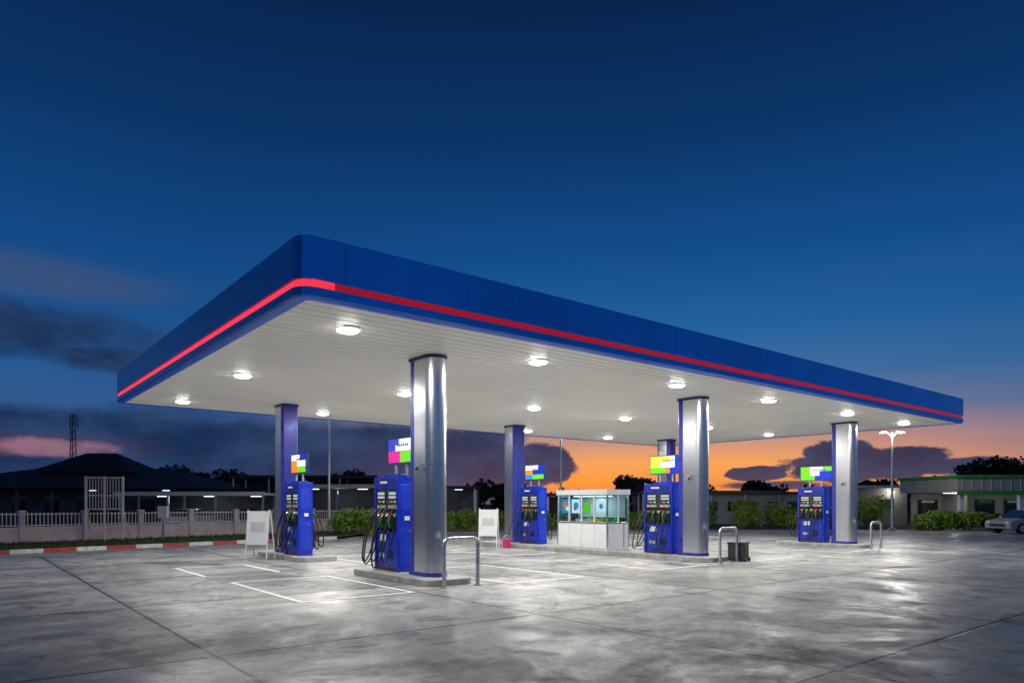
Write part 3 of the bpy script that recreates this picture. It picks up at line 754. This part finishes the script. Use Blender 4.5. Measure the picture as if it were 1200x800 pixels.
# ------------------------------------------------------------------ parked car
def car(X, D, rz, paint):
    e = empty('parked_car', site(X, D), SITE_RZ+rz)
    prof = [(-2.1, 0.32), (-2.12, 0.62), (-1.95, 0.78), (-1.15, 0.90), (-0.55, 1.36), (0.75, 1.40), (1.45, 0.98), (2.0, 0.92), (2.1, 0.60), (2.05, 0.30)]
    b = MB(); W2 = 0.84
    def ring(y, top): return [(x, y, z if z < 0.95 else 0.95+(z-0.95)*top) for x, z in prof]
    secs = [(-W2, 0.0), (-W2*0.98, 0.0), (-W2*0.78, 1.0), (W2*0.78, 1.0), (W2*0.98, 0.0), (W2, 0.0)]
    ids = [b.add(ring(y, t)) for y, t in secs]
    n = len(prof)
    for i in range(len(ids)-1):
        for j in range(n-1):
            glass = (i in (1, 3) and j in (3, 4, 5)) or (i == 2 and j in (3, 5))
            b.face((ids[i]+j, ids[i]+j+1, ids[i+1]+j+1, ids[i+1]+j), M_glass if glass else paint)
        b.face((ids[i]+n-1, ids[i], ids[i+1], ids[i+1]+n-1), M_black)
    for i in (0, len(ids)-1): b.face([ids[i]+j for j in range(n)], paint)
    b.build('body', parent=e, smooth=True)
    b = MB()
    for x in (-1.3, 1.3):
        for s in (-1, 1):
            b.tube([(x, s*0.68, 0.32), (x, s*0.88, 0.32)], 0.32, M_black, 20); b.tube([(x, s*0.86, 0.32), (x, s*0.895, 0.32)], 0.2, M_alu, 14)
    for s in (-1, 1):
        b.box(-2.08, s*0.6, 0.66, 0.1, 0.3, 0.14, M_ltgrey); b.box(2.06, s*0.6, 0.72, 0.1, 0.26, 0.14, M_red_paint); b.box(-0.85, s*0.93, 0.98, 0.1, 0.16, 0.12, paint)
    b.box(-2.11, 0, 0.5, 0.06, 1.0, 0.16, M_dkgrey)
    b.build('wheels_and_lights', parent=e, smooth=False)
M_car = pmat('silver_car_paint', (0.45, 0.46, 0.48), 0.25, metal=0.5)
car(30.2, 41, D2R(12), M_car)
car(-21.5, 46.5, D2R(90), M_white); car(-18.0, 46.5, D2R(90), pmat('blue_car_paint', (0.05, 0.08, 0.2), 0.3))

# ------------------------------------------------------------------ world
w = bpy.data.worlds.new('World'); scene.world = w; w.use_nodes = True
nt = w.node_tree; nt.nodes.clear(); Lk = nt.links.new; M = node_math(nt)
out = nt.nodes.new('ShaderNodeOutputWorld'); bg = nt.nodes.new('ShaderNodeBackground'); Lk(bg.outputs[0], out.inputs[0])
tc = nt.nodes.new('ShaderNodeTexCoord')
def dot(vec):
    n = nt.nodes.new('ShaderNodeVectorMath'); n.operation = 'DOT_PRODUCT'; Lk(tc.outputs['Generated'], n.inputs[0]); n.inputs[1].default_value = vec
    return n.outputs['Value']
dx, dy, dz = dot(tuple(RT)), dot(tuple(FW)), dot((0, 0, 1))
hyp = M('MAXIMUM', M('SQRT', M('ADD', M('MULTIPLY', dx, dx), M('MULTIPLY', dy, dy))), 0.001)
az = M('ARCTAN2', dx, dy); te = M('DIVIDE', dz, hyp)
def ramp(fac, stops, interp='LINEAR'):
    r = nt.nodes.new('ShaderNodeValToRGB'); r.color_ramp.interpolation = interp
    el = r.color_ramp.elements
    while len(el) < len(stops): el.new(0.5)
    for i, (p, c) in enumerate(stops): el[i].position = p; el[i].color = c
    Lk(fac, r.inputs[0]); return r.outputs[0]
def smooth(v, a, b_, c=0.0, d=1.0):
    n = nt.nodes.new('ShaderNodeMapRange'); n.interpolation_type = 'SMOOTHSTEP'
    Lk(v, n.inputs['Value'])
    n.inputs['From Min'].default_value = a; n.inputs['From Max'].default_value = b_; n.inputs['To Min'].default_value = c; n.inputs['To Max'].default_value = d
    return n.outputs[0]
cool = ramp(te, [(0.0, lin(80, 92, 128)), (0.08, lin(58, 92, 140)), (0.18, lin(34, 88, 145)), (0.33, lin(18, 72, 132)), (0.5, lin(12, 52, 102)), (0.72, lin(9, 35, 75)), (1.0, lin(6, 22, 52))])
glow = ramp(te, [(0.0, lin(255, 140, 38)), (0.03, lin(255, 155, 58)), (0.055, lin(250, 165, 92)), (0.085, lin(205, 150, 128)), (0.12, lin(122, 128, 152)), (0.17, lin(66, 112, 162)), (0.24, lin(36, 98, 158)), (0.34, lin(20, 78, 142)), (0.5, lin(12, 55, 106)), (0.72, lin(9, 35, 76)), (1.0, lin(6, 22, 52))])
def mix(f, a, b_):
    n = nt.nodes.new('ShaderNodeMix'); n.data_type = 'RGBA'
    if isinstance(f, float): n.inputs['Factor'].default_value = f
    else: Lk(f, n.inputs['Factor'])
    for s, x in (('A', a), ('B', b_)):
        if isinstance(x, tuple): n.inputs[s].default_value = x
        else: Lk(x, n.inputs[s])
    return n.outputs['Result']
gf = M('MULTIPLY', smooth(az, -0.45, 0.06), smooth(az, 1.0, 0.28))
sky = mix(gf, cool, glow)
def gauss(a0, t0, ra, rt):
    a = M('DIVIDE', M('SUBTRACT', az, a0), ra); t = M('DIVIDE', M('SUBTRACT', te, t0), rt)
    return M('ADD', M('MULTIPLY', a, a), M('MULTIPLY', t, t))
def cnoise(sx, sy, scale, detail, off=0.0, rough=0.55):
    c = nt.nodes.new('ShaderNodeCombineXYZ'); Lk(M('MULTIPLY', az, sx), c.inputs[0]); Lk(M('MULTIPLY', te, sy), c.inputs[1]); c.inputs[2].default_value = off
    n = nt.nodes.new('ShaderNodeTexNoise'); n.inputs['Scale'].default_value = scale; n.inputs['Detail'].default_value = detail; n.inputs['Roughness'].default_value = rough
    Lk(c.outputs[0], n.inputs['Vector']); return n.outputs['Fac']
n1 = cnoise(1.0, 2.2, 9.0, 7); n2 = cnoise(1.0, 3.5, 4.0, 5, 3.0); n3 = cnoise(1, 1.6, 24.0, 7, 7.0, 0.62)
pk = smooth(gauss(-0.60, 0.070, 0.16, 0.018), 1.2, 0.2)
nn = M('ADD', M('MULTIPLY', M('SUBTRACT', n1, 0.5), 3.2), M('MULTIPLY', M('SUBTRACT', n3, 0.5), 3.0))
def cloud(a0, t0, ra, rt, soft=0.5, k=1.0):
    return smooth(M('ADD', M('SUBTRACT', 1.0, gauss(a0, t0, ra, rt)), M('MULTIPLY', nn, k)), 0.0, soft)
top = M('ADD', M('ADD', 0.115, M('MULTIPLY', M('SUBTRACT', n2, 0.5), 0.05)), M('MULTIPLY', M('SUBTRACT', n3, 0.5), 0.02))
bank = M('MULTIPLY', smooth(M('SUBTRACT', top, te), -0.012, 0.012), smooth(M('ADD', az, M('MULTIPLY', M('SUBTRACT', n1, 0.5), 0.05)), 0.03, 0.0))
hole = smooth(M('ADD', M('SUBTRACT', 1.0, gauss(-0.60, 0.066, 0.10, 0.014)), M('MULTIPLY', nn, 0.6)), 0.0, 0.9)
bank = M('MULTIPLY', bank, M('SUBTRACT', 1.0, M('MULTIPLY', hole, 0.7)))
cl = bank
for args in ((-0.66, 0.205, 0.25, 0.045, 1.0, 0.4), (-0.50, 0.180, 0.15, 0.022, 0.9, 0.35), (0.035, 0.055, 0.06, 0.034, 0.3, 0.5), (0.46, 0.048, 0.09, 0.024, 0.3, 0.6),
             (0.435, 0.066, 0.045, 0.018, 0.3, 0.6), (0.52, 0.060, 0.05, 0.014, 0.4, 0.6), (0.57, 0.045, 0.07, 0.012, 0.5, 0.7), (0.335, 0.040, 0.038, 0.011, 0.3, 0.7), (0.36, 0.024, 0.09, 0.007, 0.8, 0.6), (0.62, 0.02, 0.1, 0.010, 0.7, 0.5)):
    cl = M('MAXIMUM', cl, cloud(*args))
sky = mix(M('MULTIPLY', pk, 0.85), sky, lin(178, 122, 132))
haze = M('MULTIPLY', smooth(gauss(-0.62, 0.27, 0.20, 0.03), 1.3, 0.0), M('MULTIPLY', n2, 0.9))
sky = mix(haze, sky, lin(66, 84, 118))
streaks = M('MULTIPLY', smooth(cnoise(1.0, 7.0, 3.0, 6, 11.0), 0.5, 0.72), smooth(te, 0.42, 0.08))
sky = mix(M('MULTIPLY', streaks, 0.16), sky, lin(80, 100, 140))
ccol = mix(smooth(n1, 0.35, 0.7), lin(22, 42, 78), lin(44, 66, 104))
warm = mix(M('MULTIPLY', smooth(te, 0.05, 0.0), gf), ccol, lin(90, 76, 100))
sky = mix(M('MULTIPLY', cl, 0.94), sky, warm)
below = smooth(dz, -0.02, 0.0)
sky = mix(below, lin(30, 32, 40), sky)
Lk(sky, bg.inputs['Color']); bg.inputs['Strength'].default_value = 1.0

# ------------------------------------------------------------------ camera
cam = bpy.data.cameras.new('camera'); co = bpy.data.objects.new('camera', cam); scene.collection.objects.link(co)
co.location = CAM; co.rotation_euler = (D2R(90), 0, -HEAD)
cam.sensor_width = 36; cam.lens = 24.6; cam.shift_y = 0.158; cam.clip_end = 4000; cam.clip_start = 0.1
scene.camera = co
